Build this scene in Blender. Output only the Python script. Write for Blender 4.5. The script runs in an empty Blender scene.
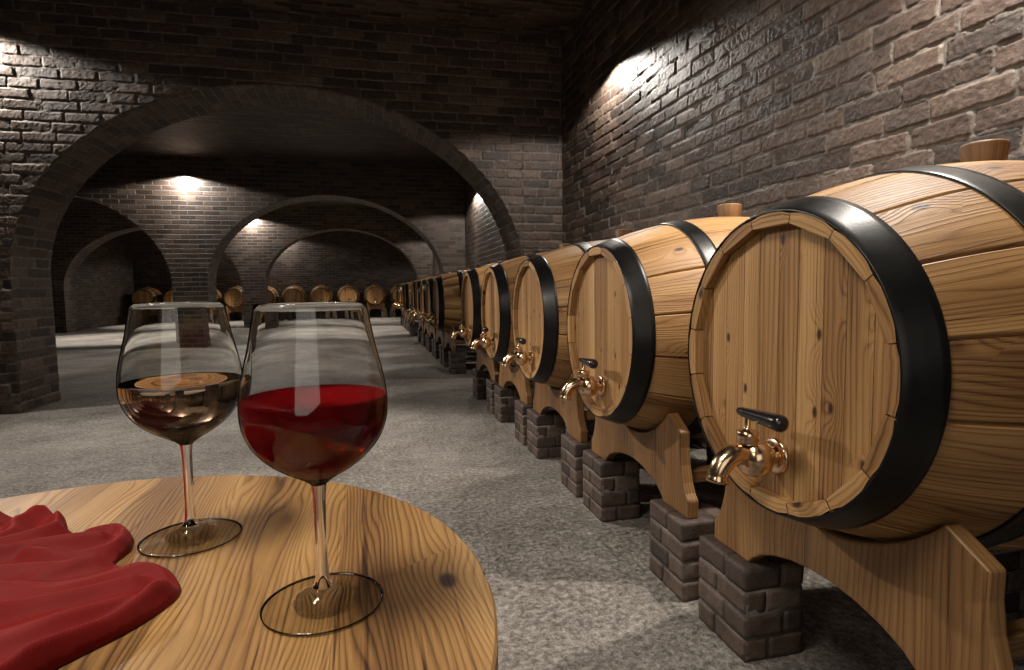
import bpy, bmesh, math, random
import numpy as np
from mathutils import Vector, Matrix
random.seed(4)
S = bpy.context.scene
COL = S.collection
PI = math.pi
CAMZ = 1.03
# ------------------------------------------------------------------ layout (metres, floor at z = 0)
XR = 2.0546            # right wall
XL = -8.5              # left wall
TOP = CAMZ + 2.6008    # ceiling
W_Y = [5.962, 12.37, 18.77]
W_T = 0.66
YB = 24.62             # back wall
YR = -3.2              # wall behind the camera
HX = 0.851             # plane of the barrel heads
BZ = CAMZ - 0.1676     # barrel axis height
BL = 1.16              # barrel length
PIER_H = 0.265

# ------------------------------------------------------------------ helpers
def link(o):
    COL.objects.link(o); return o
def empty(name, loc=(0, 0, 0), rz=0.0):
    o = bpy.data.objects.new(name, None); o.empty_display_size = .1
    o.location = loc; o.rotation_euler = (0, 0, rz); return link(o)
def tag(o, label=None, cat=None, group=None, kind=None):
    if label: o['label'] = label
    if cat: o['category'] = cat
    if group: o['group'] = group
    if kind: o['kind'] = kind
    return o

class MB:
    """collects vertices, faces, uvs and a per-face board number"""
    def __init__(s): s.v = []; s.f = []; s.uv = []; s.b = []; s.sm = []
    def add(s, verts, faces, uvs=None, board=0.0, smooth=False):
        n = len(s.v); s.v += [tuple(p) for p in verts]
        for k, f in enumerate(faces):
            s.f.append([n + i for i in f])
            s.uv.append(uvs[k] if uvs else [(0, 0)] * len(f))
            s.b.append(board[k] if isinstance(board, (list, tuple)) else board)
            s.sm.append(smooth)
    def build(s, name, mat, parent=None, bevel=0, angle=None):
        me = bpy.data.meshes.new(name); me.from_pydata(s.v, [], s.f)
        uvl = me.uv_layers.new(name='UVMap')
        flat = [c for f in s.uv for p in f for c in p]
        uvl.data.foreach_set('uv', flat)
        a = me.attributes.new('board', 'FLOAT', 'FACE'); a.data.foreach_set('value', [float(x) for x in s.b])
        me.polygons.foreach_set('use_smooth', s.sm)
        me.materials.append(mat); me.update()
        o = bpy.data.objects.new(name, me); link(o)
        if parent: o.parent = parent
        if bevel:
            m = o.modifiers.new('Bevel', 'BEVEL'); m.width = bevel; m.segments = 2; m.limit_method = 'ANGLE'; m.angle_limit = .6
        return o

def box_uv(mb, c, d, grain=0, board=0.0, subd=None):
    """box centre c size d; grain = axis along which u runs"""
    x, y, z = c; a, b, e = d[0] / 2, d[1] / 2, d[2] / 2
    V = [(x - a, y - b, z - e), (x + a, y - b, z - e), (x + a, y + b, z - e), (x - a, y + b, z - e),
         (x - a, y - b, z + e), (x + a, y - b, z + e), (x + a, y + b, z + e), (x - a, y + b, z + e)]
    F = [(0, 3, 2, 1), (4, 5, 6, 7), (0, 1, 5, 4), (2, 3, 7, 6), (1, 2, 6, 5), (3, 0, 4, 7)]
    U = []
    for f in F:
        P = [V[i] for i in f]; vary = [k for k in range(3) if max(p[k] for p in P) - min(p[k] for p in P) > 1e-9]
        u = grain if grain in vary else vary[0]; w = [k for k in vary if k != u][0]
        U.append([(p[u], p[w] + p[(3 - u - w)] * .7) for p in P])
    mb.add(V, F, U, board)

def lathe(mb, prof, seg=64, axis='z', org=(0, 0, 0), board=0.0, closed=False, uvs=1.0, a0=0.0):
    """prof: list of (r, h)"""
    V = []; n = len(prof)
    for r, h in prof:
        for k in range(seg):
            t = 2 * PI * k / seg + a0; c, s_ = math.cos(t) * r, math.sin(t) * r
            if axis == 'z': V.append((org[0] + c, org[1] + s_, org[2] + h))
            elif axis == 'x': V.append((org[0] + h, org[1] + c, org[2] + s_))
            else: V.append((org[0] + s_, org[1] + h, org[2] + c))
    F = []; U = []
    L = [0]
    for i in range(1, n): L.append(L[-1] + math.hypot(prof[i][0] - prof[i - 1][0], prof[i][1] - prof[i - 1][1]))
    R = max(p[0] for p in prof)
    for i in range(n - 1):
        for k in range(seg):
            k2 = (k + 1) % seg
            F.append((i * seg + k, i * seg + k2, (i + 1) * seg + k2, (i + 1) * seg + k))
            ua, ub = 2 * PI * R * k / seg, 2 * PI * R * (k + 1) / seg
            U.append([(L[i], ua), (L[i], ub), (L[i + 1], ub), (L[i + 1], ua)])
    if closed == 'caps':
        F.append(tuple(range(seg))[::-1]); U.append([(V[i][0], V[i][1]) for i in range(seg)][::-1])
        b = (n - 1) * seg
        F.append(tuple(b + i for i in range(seg))); U.append([(V[b + i][0], V[b + i][1]) for i in range(seg)])
    mb.add(V, F, U, board, True)

def recalc(o):
    bm = bmesh.new(); bm.from_mesh(o.data); bmesh.ops.recalc_face_normals(bm, faces=bm.faces[:]); bm.to_mesh(o.data); bm.free(); return o
def weld(o, d=1e-5):
    bm = bmesh.new(); bm.from_mesh(o.data); bmesh.ops.remove_doubles(bm, verts=bm.verts[:], dist=d)
    bmesh.ops.recalc_face_normals(bm, faces=bm.faces[:]); bm.to_mesh(o.data); bm.free(); return o
def tube(mb, pts, rad, seg=20, board=0.0, caps=True):
    pts = [Vector(p) for p in pts]; V = []; F = []
    up = None
    for i, p in enumerate(pts):
        t = (pts[min(i + 1, len(pts) - 1)] - pts[max(i - 1, 0)]).normalized()
        if up is None:
            up = t.orthogonal().normalized()
        up = (up - t * up.dot(t)).normalized(); w = t.cross(up)
        r = rad[i] if isinstance(rad, (list, tuple)) else rad
        for k in range(seg):
            a = 2 * PI * k / seg; V.append(p + (up * math.cos(a) + w * math.sin(a)) * r)
    for i in range(len(pts) - 1):
        for k in range(seg):
            k2 = (k + 1) % seg; F.append((i * seg + k, i * seg + k2, (i + 1) * seg + k2, (i + 1) * seg + k))
    if caps:
        F.append(tuple(range(seg))[::-1]); F.append(tuple((len(pts) - 1) * seg + k for k in range(seg)))
    mb.add(V, F, None, board, True)
def catmull(P, n=8):
    P = [Vector(p) for p in P]; out = []
    Q = [P[0] * 2 - P[1]] + P + [P[-1] * 2 - P[-2]]
    for i in range(1, len(Q) - 2):
        for k in range(n):
            t = k / n
            out.append(.5 * ((2 * Q[i]) + (Q[i + 1] - Q[i - 1]) * t + (2 * Q[i - 1] - 5 * Q[i] + 4 * Q[i + 1] - Q[i + 2]) * t * t + (3 * Q[i] - Q[i - 1] - 3 * Q[i + 1] + Q[i + 2]) * t ** 3))
    out.append(P[-1]); return out

# ------------------------------------------------------------------ numpy noise and brick relief
def hsh(i, j, s=0):
    n = (i.astype(np.int64) * 374761393 + j.astype(np.int64) * 668265263 + s * 974711) & 0x7fffffff
    n = ((n ^ (n >> 13)) * 1274126177) & 0x7fffffff
    n = ((n ^ (n >> 15)) * 1911520717) & 0x7fffffff
    return ((n ^ (n >> 16)) & 0xffffff) / float(0xffffff)
def vnoise(x, y, s=0):
    i, j = np.floor(x), np.floor(y); fx, fy = x - i, y - j
    fx = fx * fx * (3 - 2 * fx); fy = fy * fy * (3 - 2 * fy)
    a, b, c, d = hsh(i, j, s), hsh(i + 1, j, s), hsh(i, j + 1, s), hsh(i + 1, j + 1, s)
    return (a * (1 - fx) + b * fx) * (1 - fy) + (c * (1 - fx) + d * fx) * fy
def fbm(x, y, o=4, s=0):
    r = 0; a = .5; t = 0
    for k in range(o):
        r = r + a * vnoise(x, y, s + k * 17); t += a; a *= .5; x = x * 2.03 + 3.1; y = y * 2.03 + 1.7
    return r / t
def sstep(a, b, x):
    t = np.clip((x - a) / (b - a), 0, 1); return t * t * (3 - 2 * t)
def bricks(u, v, L=.285, h=.0907, m=.013, seed=0):
    """returns relief height (m), brick random 0-1, brick mask 0-1"""
    vv = v + (fbm(u * 1.1, v * .7, 2, seed + 5) - .5) * .03
    uu = u + (fbm(u * 3, v * 5, 2, seed + 9) - .5) * .02
    row = np.floor(vv / h); fv = vv - row * h
    off = np.where(row % 2 == 0, 0, L * .5) + hsh(row, row * 0 + 3, seed) * .08
    def bd(k): return off + k * L + (hsh(k, row, seed + 2) - .5) * .09
    k = np.floor((uu - off) / L)
    k = np.where(uu < bd(k), k - 1, k); k = np.where(uu >= bd(k + 1), k + 1, k)
    b0, b1 = bd(k), bd(k + 1)
    edge = (fbm(u * 30, v * 30, 4, seed + 11) - .5) * .011
    dx = np.minimum(uu - b0, b1 - uu) - m / 2 + edge; dy = np.minimum(fv, h - fv) - m / 2 + edge
    rr = .009
    qx, qy = np.maximum(rr - dx, 0), np.maximum(rr - dy, 0)
    sd = rr - np.sqrt(qx * qx + qy * qy); sd = np.where((dx > rr) & (dy > rr), np.minimum(dx, dy), sd)
    mask = sstep(-.0025, .003, sd)
    rid = hsh(k, row, seed + 21)
    tilt = (hsh(k, row, seed + 22) - .5) * .05 * (fv - h / 2) * 2 + (hsh(k, row, seed + 23) - .5) * .012 * ((uu - b0) / L - .5) * 2
    dome = sstep(-.0015, .005, sd)
    rough = (fbm(u * 70, v * 70, 4, seed + 31) - .5) * .0055 + (fbm(u * 12, v * 14, 2, seed + 35) - .5) * .004
    hb = dome * .0075 + (rid - .5) * .006 + tilt + rough * mask
    hm = (fbm(u * 16, v * 16, 4, seed + 41) - .40) * .018
    return np.where(mask > .5, hb, np.maximum(hm * (1 - mask) + hb * mask, hm)), rid, mask

class GridSet:
    """brick surfaces made of displaced grids, merged in one mesh"""
    def __init__(s): s.V = []; s.F = []; s.A = []; s.M = []; s.n = 0; s.UV = []
    def patch(s, P, N, U, W, fine=True, taper=True, seed=0, L=.285, h=.0907, amp=1.0):
        """P, N: (r,c,3) points and normals; U, W brick coordinates (r,c)"""
        r, c = U.shape
        if fine:
            hh, rid, mk = bricks(U, W, L, h, seed=seed)
            hh = hh * amp
            if taper:
                i = np.minimum(np.arange(r), np.arange(r)[::-1])[:, None]; j = np.minimum(np.arange(c), np.arange(c)[::-1])[None, :]
                hh = hh * np.clip(np.minimum(i, j) / 2.0, 0, 1)
            P = P + N * hh[..., None]
        else:
            rid = np.full((r, c), -1.0); mk = np.ones((r, c))
        s.V.append(P.reshape(-1, 3)); s.A.append(rid.ravel()); s.M.append(mk.ravel())
        s.UV.append(np.stack([U, W], -1).reshape(-1, 2))
        idx = np.arange(r * c).reshape(r, c) + s.n
        q = np.stack([idx[:-1, :-1], idx[:-1, 1:], idx[1:, 1:], idx[1:, :-1]], -1).reshape(-1, 4)
        # orient by normal
        Pf = P.reshape(r, c, 3); e1 = Pf[0, 1] - Pf[0, 0]; e2 = Pf[1, 0] - Pf[0, 0]
        if np.dot(np.cross(e1, e2), N[0, 0]) < 0: q = q[:, ::-1]
        s.F.append(q); s.n += r * c
    def rect(s, o, du, dv, lu, lv, n, res, u0=0., v0=0., fine=True, seed=0, **kw):
        cu = max(2, int(lu / res) + 1); cv = max(2, int(lv / res) + 1)
        a = np.linspace(0, lu, cu); b = np.linspace(0, lv, cv); A, B = np.meshgrid(a, b)
        P = np.array(o)[None, None] + A[..., None] * np.array(du) + B[..., None] * np.array(dv)
        N = np.broadcast_to(np.array(n, float), P.shape)
        s.patch(P, N, A + u0, B + v0, fine, seed=seed, **kw)
    def build(s, name, mat, label=None):
        V = np.concatenate(s.V).astype(np.float32); F = np.concatenate(s.F).astype(np.int32)
        me = bpy.data.meshes.new(name)
        me.vertices.add(len(V)); me.vertices.foreach_set('co', V.ravel())
        me.loops.add(F.size); me.loops.foreach_set('vertex_index', F.ravel())
        me.polygons.add(len(F)); me.polygons.foreach_set('loop_start', np.arange(0, F.size, 4, dtype=np.int32))
        me.polygons.foreach_set('loop_total', np.full(len(F), 4, dtype=np.int32))
        me.update(calc_edges=True)
        me.polygons.foreach_set('use_smooth', np.ones(len(F), bool))
        for nm, arr in (('brick_id', s.A), ('brick_mask', s.M)):
            a = me.attributes.new(nm, 'FLOAT', 'POINT'); a.data.foreach_set('value', np.concatenate(arr).astype(np.float32))
        uv = me.uv_layers.new(name='UVMap'); UV = np.concatenate(s.UV).astype(np.float32)
        uv.data.foreach_set('uv', UV[F.ravel()].ravel())
        me.materials.append(mat); me.validate()
        o = bpy.data.objects.new(name, me); link(o); tag(o, kind='structure')
        return o

# ------------------------------------------------------------------ node helper
class NT:
    def __init__(s, name):
        s.m = bpy.data.materials.new(name); s.m.use_nodes = True; s.t = s.m.node_tree; s.t.nodes.clear()
        s.out = s.t.nodes.new('ShaderNodeOutputMaterial')
        s.p = s.t.nodes.new('ShaderNodeBsdfPrincipled'); s.t.links.new(s.p.outputs[0], s.out.inputs[0])
    def n(s, typ, **kw):
        nd = s.t.nodes.new('ShaderNode' + typ)
        for k, v in kw.items():
            if k.startswith('i_'):
                key = k[2:]; key = int(key) if key.isdigit() else key.replace('_', ' '); s.set(nd.inputs[key], v)
            else: setattr(nd, k, v)
        return nd
    def set(s, inp, v):
        if isinstance(v, bpy.types.NodeSocket): s.t.links.new(v, inp)
        elif isinstance(v, bpy.types.Node): s.t.links.new(v.outputs[0], inp)
        else: inp.default_value = v
    def math(s, op, a, b=None, c=None, clamp=False):
        nd = s.t.nodes.new('ShaderNodeMath'); nd.operation = op; nd.use_clamp = clamp
        s.set(nd.inputs[0], a)
        if b is not None: s.set(nd.inputs[1], b)
        if c is not None: s.set(nd.inputs[2], c)
        return nd.outputs[0]
    def comb(s, x, y, z):
        nd = s.t.nodes.new('ShaderNodeCombineXYZ')
        for i, v in enumerate((x, y, z)): s.set(nd.inputs[i], v)
        return nd.outputs[0]
    def noise(s, vec, scale=1, detail=3, rough=.55, dist=0, color=False):
        nd = s.n('TexNoise', i_Scale=scale, i_Detail=detail, i_Roughness=rough, i_Distortion=dist); s.set(nd.inputs['Vector'], vec)
        return nd.outputs['Color' if color else 0]
    def ramp(s, fac, stops, interp='LINEAR'):
        nd = s.t.nodes.new('ShaderNodeValToRGB'); cr = nd.color_ramp; cr.interpolation = interp
        while len(cr.elements) < len(stops): cr.elements.new(.5)
        for e, (p, c) in zip(cr.elements, stops):
            e.position = p; e.color = (c if isinstance(c, (tuple, list)) else (c, c, c)) + ((1,) if isinstance(c, (tuple, list)) and len(c) == 3 else (() if isinstance(c, (tuple, list)) else (1,)))
        s.set(nd.inputs[0], fac); return nd.outputs[0]
    def mix(s, f, a, b, mode='MIX'):
        nd = s.t.nodes.new('ShaderNodeMix'); nd.data_type = 'RGBA'; nd.blend_type = mode
        s.set(nd.inputs[0], f); s.set(nd.inputs[6], a); s.set(nd.inputs[7], b); return nd.outputs[2]
    def bump(s, h, dist=.01, strength=1.0, normal=None):
        nd = s.n('Bump', i_Distance=dist, i_Strength=strength); s.set(nd.inputs['Height'], h)
        if normal is not None: s.set(nd.inputs['Normal'], normal)
        return nd.outputs[0]
    def fin(s, color=None, rough=None, normal=None, **kw):
        if color is not None: s.set(s.p.inputs['Base Color'], color)
        if rough is not None: s.set(s.p.inputs['Roughness'], rough)
        if normal is not None: s.set(s.p.inputs['Normal'], normal)
        for k, v in kw.items(): s.set(s.p.inputs[k.replace('_', ' ')], v)
        return s.m

BRICK_C = [(.0, (.016, .011, .008)), (.3, (.040, .025, .018)), (.6, (.074, .047, .034)), (.85, (.125, .086, .064)), (1., (.18, .138, .108))]
MORTAR_C = (.15, .125, .104)
def brick_relief_mat(name, mortar=MORTAR_C, gain=1.0):
    """for meshes that carry brick_id / brick_mask"""
    t = NT(name)
    tc = t.n('TexCoord').outputs['Object']
    bid = t.n('Attribute', attribute_name='brick_id').outputs['Fac']; msk = t.n('Attribute', attribute_name='brick_mask').outputs['Fac']
    n1 = t.noise(tc, 30, 5, .65); n2 = t.noise(tc, 3.5, 3, .6); n3 = t.noise(tc, 160, 3, .7)
    f = t.math('ADD', t.math('MULTIPLY', bid, .62), t.math('MULTIPLY', t.math('SUBTRACT', n1, .5), .9)); f = t.math('ADD', f, t.math('MULTIPLY', t.math('SUBTRACT', n2, .5), .5)); f = t.math('ADD', f, .16)
    c = t.ramp(f, BRICK_C)
    mc = t.mix(t.ramp(n1, [(.3, 0.), (.7, 1.)]), tuple(x * .55 for x in mortar) + (1,), mortar + (1,))
    col = t.mix(msk, mc, c)
    nb = t.bump(t.math('ADD', t.math('MULTIPLY', n1, .6), t.math('MULTIPLY', n3, .45)), .006, 1.)
    return t.fin(col, t.ramp(n3, [(.3, .42), (.7, .72)]), nb, Specular_IOR_Level=.5)
def brick_flat_mat(name, L=.285, h=.0907, mort=.8, msize=.010):
    t = NT(name)
    uv = t.n('UVMap').outputs[0]
    tc = t.n('TexCoord').outputs['Object']
    w = t.noise(uv, 4, 3, .6, color=True); sub = t.n('VectorMath', operation='SUBTRACT'); t.set(sub.inputs[0], w); sub.inputs[1].default_value = (.5, .5, .5)
    sc = t.n('VectorMath', operation='MULTIPLY'); t.set(sc.inputs[0], sub.outputs[0]); sc.inputs[1].default_value = (.05, .02, 0)
    ad = t.n('VectorMath', operation='ADD'); t.set(ad.inputs[0], uv); t.set(ad.inputs[1], sc.outputs[0])
    w2 = t.noise(uv, 40, 3, .6, color=True); sub2 = t.n('VectorMath', operation='SUBTRACT'); t.set(sub2.inputs[0], w2); sub2.inputs[1].default_value = (.5, .5, .5)
    sc2 = t.n('VectorMath', operation='MULTIPLY'); t.set(sc2.inputs[0], sub2.outputs[0]); sc2.inputs[1].default_value = (.012, .010, 0)
    ad2 = t.n('VectorMath', operation='ADD'); t.set(ad2.inputs[0], ad.outputs[0]); t.set(ad2.inputs[1], sc2.outputs[0])
    b = t.n('TexBrick', offset=.5, i_Scale=1, i_Mortar_Size=msize, i_Mortar_Smooth=.35, i_Bias=0., i_Brick_Width=L, i_Row_Height=h)
    b.inputs['Color1'].default_value = (0, 0, 0, 1); b.inputs['Color2'].default_value = (1, 1, 1, 1); b.inputs['Mortar'].default_value = (.5, .5, .5, 1)
    t.set(b.inputs['Vector'], ad2.outputs[0])
    n1 = t.noise(tc, 30, 4, .65); n2 = t.noise(tc, 3.5, 3, .6); n3 = t.noise(tc, 120, 2, .7)
    bw = t.n('RGBToBW'); t.set(bw.inputs[0], b.outputs['Color'])
    f = t.math('ADD', t.math('MULTIPLY', bw.outputs[0], .62), t.math('MULTIPLY', t.math('SUBTRACT', n1, .5), .9)); f = t.math('ADD', f, t.math('MULTIPLY', t.math('SUBTRACT', n2, .5), .5)); f = t.math('ADD', f, .16)
    c = t.ramp(f, BRICK_C)
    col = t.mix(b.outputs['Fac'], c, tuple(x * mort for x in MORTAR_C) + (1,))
    hgt = t.math('ADD', t.math('MULTIPLY', t.math('SUBTRACT', 1., b.outputs['Fac']), .8), t.math('MULTIPLY', bw.outputs[0], .35))
    hgt = t.math('ADD', hgt, t.math('MULTIPLY', n1, .5)); hgt = t.math('ADD', hgt, t.math('MULTIPLY', n3, .12))
    nb = t.bump(hgt, .014, 1.)
    return t.fin(col, t.ramp(n3, [(.3, .42), (.7, .72)]), nb, Specular_IOR_Level=.5)

def wood_mat(name, stops, lines=26., warp=3.2, knots=.0, gloss=.42, su=1.0, fine=1.0, bumpd=.0012, bvar=.35, ringc=.55, objrand=True, kscale=1.0, spec=.4, streak=3.0, zonec=.55):
    """u runs along the grain, v across; 'board' separates planks"""
    t = NT(name)
    uv = t.n('UVMap').outputs[0]; sp = t.n('SeparateXYZ'); t.set(sp.inputs[0], uv); u, v = sp.outputs[0], sp.outputs[1]
    bd = t.n('Attribute', attribute_name='board').outputs['Fac']
    rnd = t.n('ObjectInfo').outputs['Random'] if objrand else 0.0
    seed = t.math('ADD', t.math('MULTIPLY', bd, 3.717), t.math('MULTIPLY', rnd, 57.3))
    hb = t.n('TexWhiteNoise', noise_dimensions='1D'); t.set(hb.inputs['W'], t.math('ADD', seed, .5)); tone = hb.outputs['Value']
    # knots
    kv = t.comb(t.math('ADD', t.math('MULTIPLY', u, 3.2 * kscale), t.math('MULTIPLY', seed, 1.37)), t.math('ADD', t.math('MULTIPLY', v, 6.0 * kscale), t.math('MULTIPLY', seed, 7.91)), 0.)
    vo = t.n('TexVoronoi', feature='F1', voronoi_dimensions='2D', i_Scale=1.0, i_Randomness=1.0); t.set(vo.inputs['Vector'], kv)
    kd = vo.outputs['Distance']; ks = t.n('SeparateColor'); t.set(ks.inputs[0], vo.outputs['Color'])
    kon = t.math('GREATER_THAN', ks.outputs[0], 1.0 - knots)
    kinf = t.math('MULTIPLY', t.math('EXPONENT', t.math('MULTIPLY', t.math('MULTIPLY', kd, kd), -16.)), kon)
    low = t.noise(t.comb(t.math('MULTIPLY', u, 1.3 * su), t.math('MULTIPLY', v, 9.), seed), 1., 2, .5)
    mid = t.noise(t.comb(t.math('MULTIPLY', u, 6. * su), t.math('MULTIPLY', v, 34.), seed), 1., 3, .6)
    ph = t.math('ADD', t.math('MULTIPLY', v, lines), t.math('MULTIPLY', low, warp * 2))
    ph = t.math('ADD', ph, t.math('MULTIPLY', mid, .4)); ph = t.math('ADD', ph, t.math('MULTIPLY', kinf, 3.0))
    fr = t.math('FRACT', ph)
    ring = t.ramp(fr, [(0., .15), (.12, .75), (.45, 1.), (.8, .62), (.97, .1), (1., .15)])
    fib = t.noise(t.comb(t.math('MULTIPLY', u, 9. * su), t.math('MULTIPLY', v, 420. * fine), seed), 1., 3, .6)
    f = t.math('ADD', t.math('MULTIPLY', ring, ringc), t.math('MULTIPLY', fib, .42))
    f = t.math('ADD', f, t.math('MULTIPLY', t.math('SUBTRACT', low, .5), .8))
    f = t.math('ADD', f, t.math('MULTIPLY', t.math('SUBTRACT', tone, .5), bvar))
    stk = t.noise(t.comb(t.math('MULTIPLY', u, 2.2 * su), t.math('MULTIPLY', v, 150.), t.math('ADD', seed, 9.)), 1., 3, .6)
    f = t.math('SUBTRACT', f, t.math('MULTIPLY', t.math('SUBTRACT', stk, .60, None, True), streak))
    zone = t.noise(t.comb(t.math('MULTIPLY', u, .9), t.math('MULTIPLY', v, 11.), t.math('ADD', seed, 4.)), 1., 2, .5)
    f = t.math('ADD', f, t.math('MULTIPLY', t.math('SUBTRACT', zone, .5), zonec))
    f = t.math('SUBTRACT', f, .5 * ringc - .27)
    kdark = t.ramp(t.math('ADD', kd, t.math('MULTIPLY', t.math('SUBTRACT', 1., kon), 5.)), [(.0, 0.), (.05, .10), (.095, 1.)])
    c = t.ramp(f, stops)
    c = t.mix(kdark, (.035, .012, .010, 1), c)
    h = t.math('ADD', t.math('MULTIPLY', ring, .6), t.math('MULTIPLY', fib, .5))
    nb = t.bump(h, bumpd, .9)
    r = t.math('ADD', gloss, t.math('MULTIPLY', fib, .18))
    return t.fin(c, r, nb, Specular_IOR_Level=spec)

OAK = [(.0, (.040, .015, .005)), (.22, (.130, .056, .017)), (.45, (.275, .138, .047)), (.7, (.41, .225, .084)), (1., (.55, .34, .145))]
OAKD = [(.0, (.030, .011, .004)), (.22, (.082, .035, .011)), (.45, (.160, .075, .025)), (.7, (.24, .122, .043)), (1., (.34, .19, .076))]
M_BRICK = brick_relief_mat('old_brick_relief')
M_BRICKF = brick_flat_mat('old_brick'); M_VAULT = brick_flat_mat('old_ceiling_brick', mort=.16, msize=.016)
M_PIER = brick_relief_mat('pier_brick', mortar=(.15, .125, .105))
M_HEAD = wood_mat('oak_head', OAK, lines=85, warp=3.0, knots=.45, gloss=.42, su=.6, ringc=.26, bvar=.30, kscale=1.9)
M_STAVE = wood_mat('oak_stave', OAK, lines=75, warp=5.5, knots=.26, gloss=.42, su=.8, ringc=.28, bvar=.28, kscale=1.4)
M_CRADLE = wood_mat('oak_cradle', OAKD, lines=60, warp=3.5, knots=.08, gloss=.38, su=.7, ringc=.32, bvar=.2)
M_BUNG = wood_mat('bung_wood', OAKD, lines=40, warp=1.0, knots=.0, gloss=.5, ringc=.15)
TBL = [(.0, (.030, .012, .005)), (.2, (.090, .038, .012)), (.45, (.205, .098, .030)), (.7, (.35, .185, .060)), (1., (.49, .29, .11))]
M_TABLE = wood_mat('table_wood', TBL, lines=165, warp=15., knots=.17, gloss=.38, su=1.25, fine=1.3, ringc=.40, bvar=.30, objrand=False, bumpd=.00022, kscale=1.7, zonec=1.5)
def steel():
    t = NT('black_hoop_steel'); uv = t.n('TexCoord').outputs['Object']
    n = t.noise(uv, 9, 3); n2 = t.noise(uv, 300, 2)
    return t.fin(t.mix(n, (.006, .0055, .005, 1), (.018, .0165, .015, 1)), t.ramp(n, [(.3, .28), (.7, .40)]), t.bump(n2, .0004, .5), Metallic=.5, Specular_IOR_Level=.5)
M_STEEL = steel()
def brass():
    t = NT('polished_copper_brass'); uv = t.n('TexCoord').outputs['Object']; n = t.noise(uv, 40, 3)
    return t.fin(t.mix(n, (.70, .46, .27, 1), (.86, .62, .40, 1)), t.ramp(n, [(.3, .17), (.7, .26)]), t.bump(n, .0006, .3), Metallic=1.)
M_BRASS = brass()
def ebony():
    t = NT('black_tap_handle'); n = t.noise(t.n('TexCoord').outputs['Object'], 120, 2)
    return t.fin((.014, .011, .010, 1), t.ramp(n, [(.3, .16), (.7, .26)]), Coat_Weight=.3)
M_BLACK = ebony()
def thin_glass(name):
    t = NT(name); t.t.nodes.remove(t.p)
    lw = t.n('LayerWeight', i_Blend=.5); fr5 = t.math('POWER', lw.outputs['Facing'], 4.); fr = t.math('ADD', t.math('MULTIPLY', fr5, .85), .035); tr = t.n('BsdfTransparent'); tr.inputs[0].default_value = (.965, .965, .955, 1); gl = t.n('BsdfGlossy', i_Roughness=.0); mx = t.n('MixShader')
    t.set(mx.inputs[0], fr); t.set(mx.inputs[1], tr.outputs[0]); t.set(mx.inputs[2], gl.outputs[0]); t.t.links.new(mx.outputs[0], t.out.inputs[0]); return t.m
def refr(t, col, ior, rough=0., top=.12, extra=None, base_r=.04):
    t.t.nodes.remove(t.p)
    lw = t.n('LayerWeight', i_Blend=.5); fr = t.math('ADD', t.math('MULTIPLY', t.math('POWER', lw.outputs['Facing'], 5.), top), base_r)
    r = t.n('BsdfRefraction', i_IOR=ior, i_Roughness=rough); r.inputs['Color'].default_value = col
    base = r.outputs[0]
    if extra:
        df = t.n('BsdfDiffuse'); df.inputs['Color'].default_value = extra[1]; m0 = t.n('MixShader'); m0.inputs[0].default_value = extra[0]; t.set(m0.inputs[1], base); t.set(m0.inputs[2], df.outputs[0]); base = m0.outputs[0]
    gl = t.n('BsdfGlossy', i_Roughness=rough); mx = t.n('MixShader'); t.set(mx.inputs[0], fr); t.set(mx.inputs[1], base); t.set(mx.inputs[2], gl.outputs[0])
    t.t.links.new(mx.outputs[0], t.out.inputs[0])
def glassm(name, col=(1, 1, 1, 1), ior=1.5, rough=0.):
    t = NT(name); refr(t, col, ior, rough); return t.m
M_GLASS = glassm('clear_glass', (.985, .99, .985, 1), 1.5); M_THIN = thin_glass('thin_clear_glass'); M_STEM = NT('stem_glass').fin((1, 1, 1, 1), 0., Transmission_Weight=1., IOR=1.48); M_EDGE = glassm('painted_glass_outline', (.10, .09, .08, 1), 1.5, .05)  # M_EDGE: clear rim's dark refraction outline, put in as a dark tint
def wine(name, absorb, dens, ior=1.345, tint=(1, 1, 1, 1), solid=0.):
    t = NT(name); refr(t, tint, ior, 0., .10, (solid, tint) if solid else None, .006)
    v = t.n('VolumeAbsorption', i_Density=dens); v.inputs['Color'].default_value = absorb
    t.t.links.new(v.outputs[0], t.out.inputs['Volume']); return t.m
M_RED = wine('red_wine', (.86, .015, .025, 1), 32., tint=(.50, .012, .016, 1), solid=.22)
M_WHITE = wine('pale_wine', (.93, .72, .55, 1), 14.)
def silk():
    t = NT('red_silk'); uv = t.n('UVMap').outputs[0]
    wv = t.noise(uv, 900, 2)
    n = t.noise(uv, 30, 3)
    col = t.mix(n, (.140, .007, .006, 1), (.19, .011, .0095, 1))
    return t.fin(col, .62, t.bump(wv, .0003, .25), Sheen_Weight=.06, Sheen_Roughness=.4, Sheen_Tint=(1., .25, .2, 1), Specular_IOR_Level=.10)
M_SILK = silk()
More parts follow.
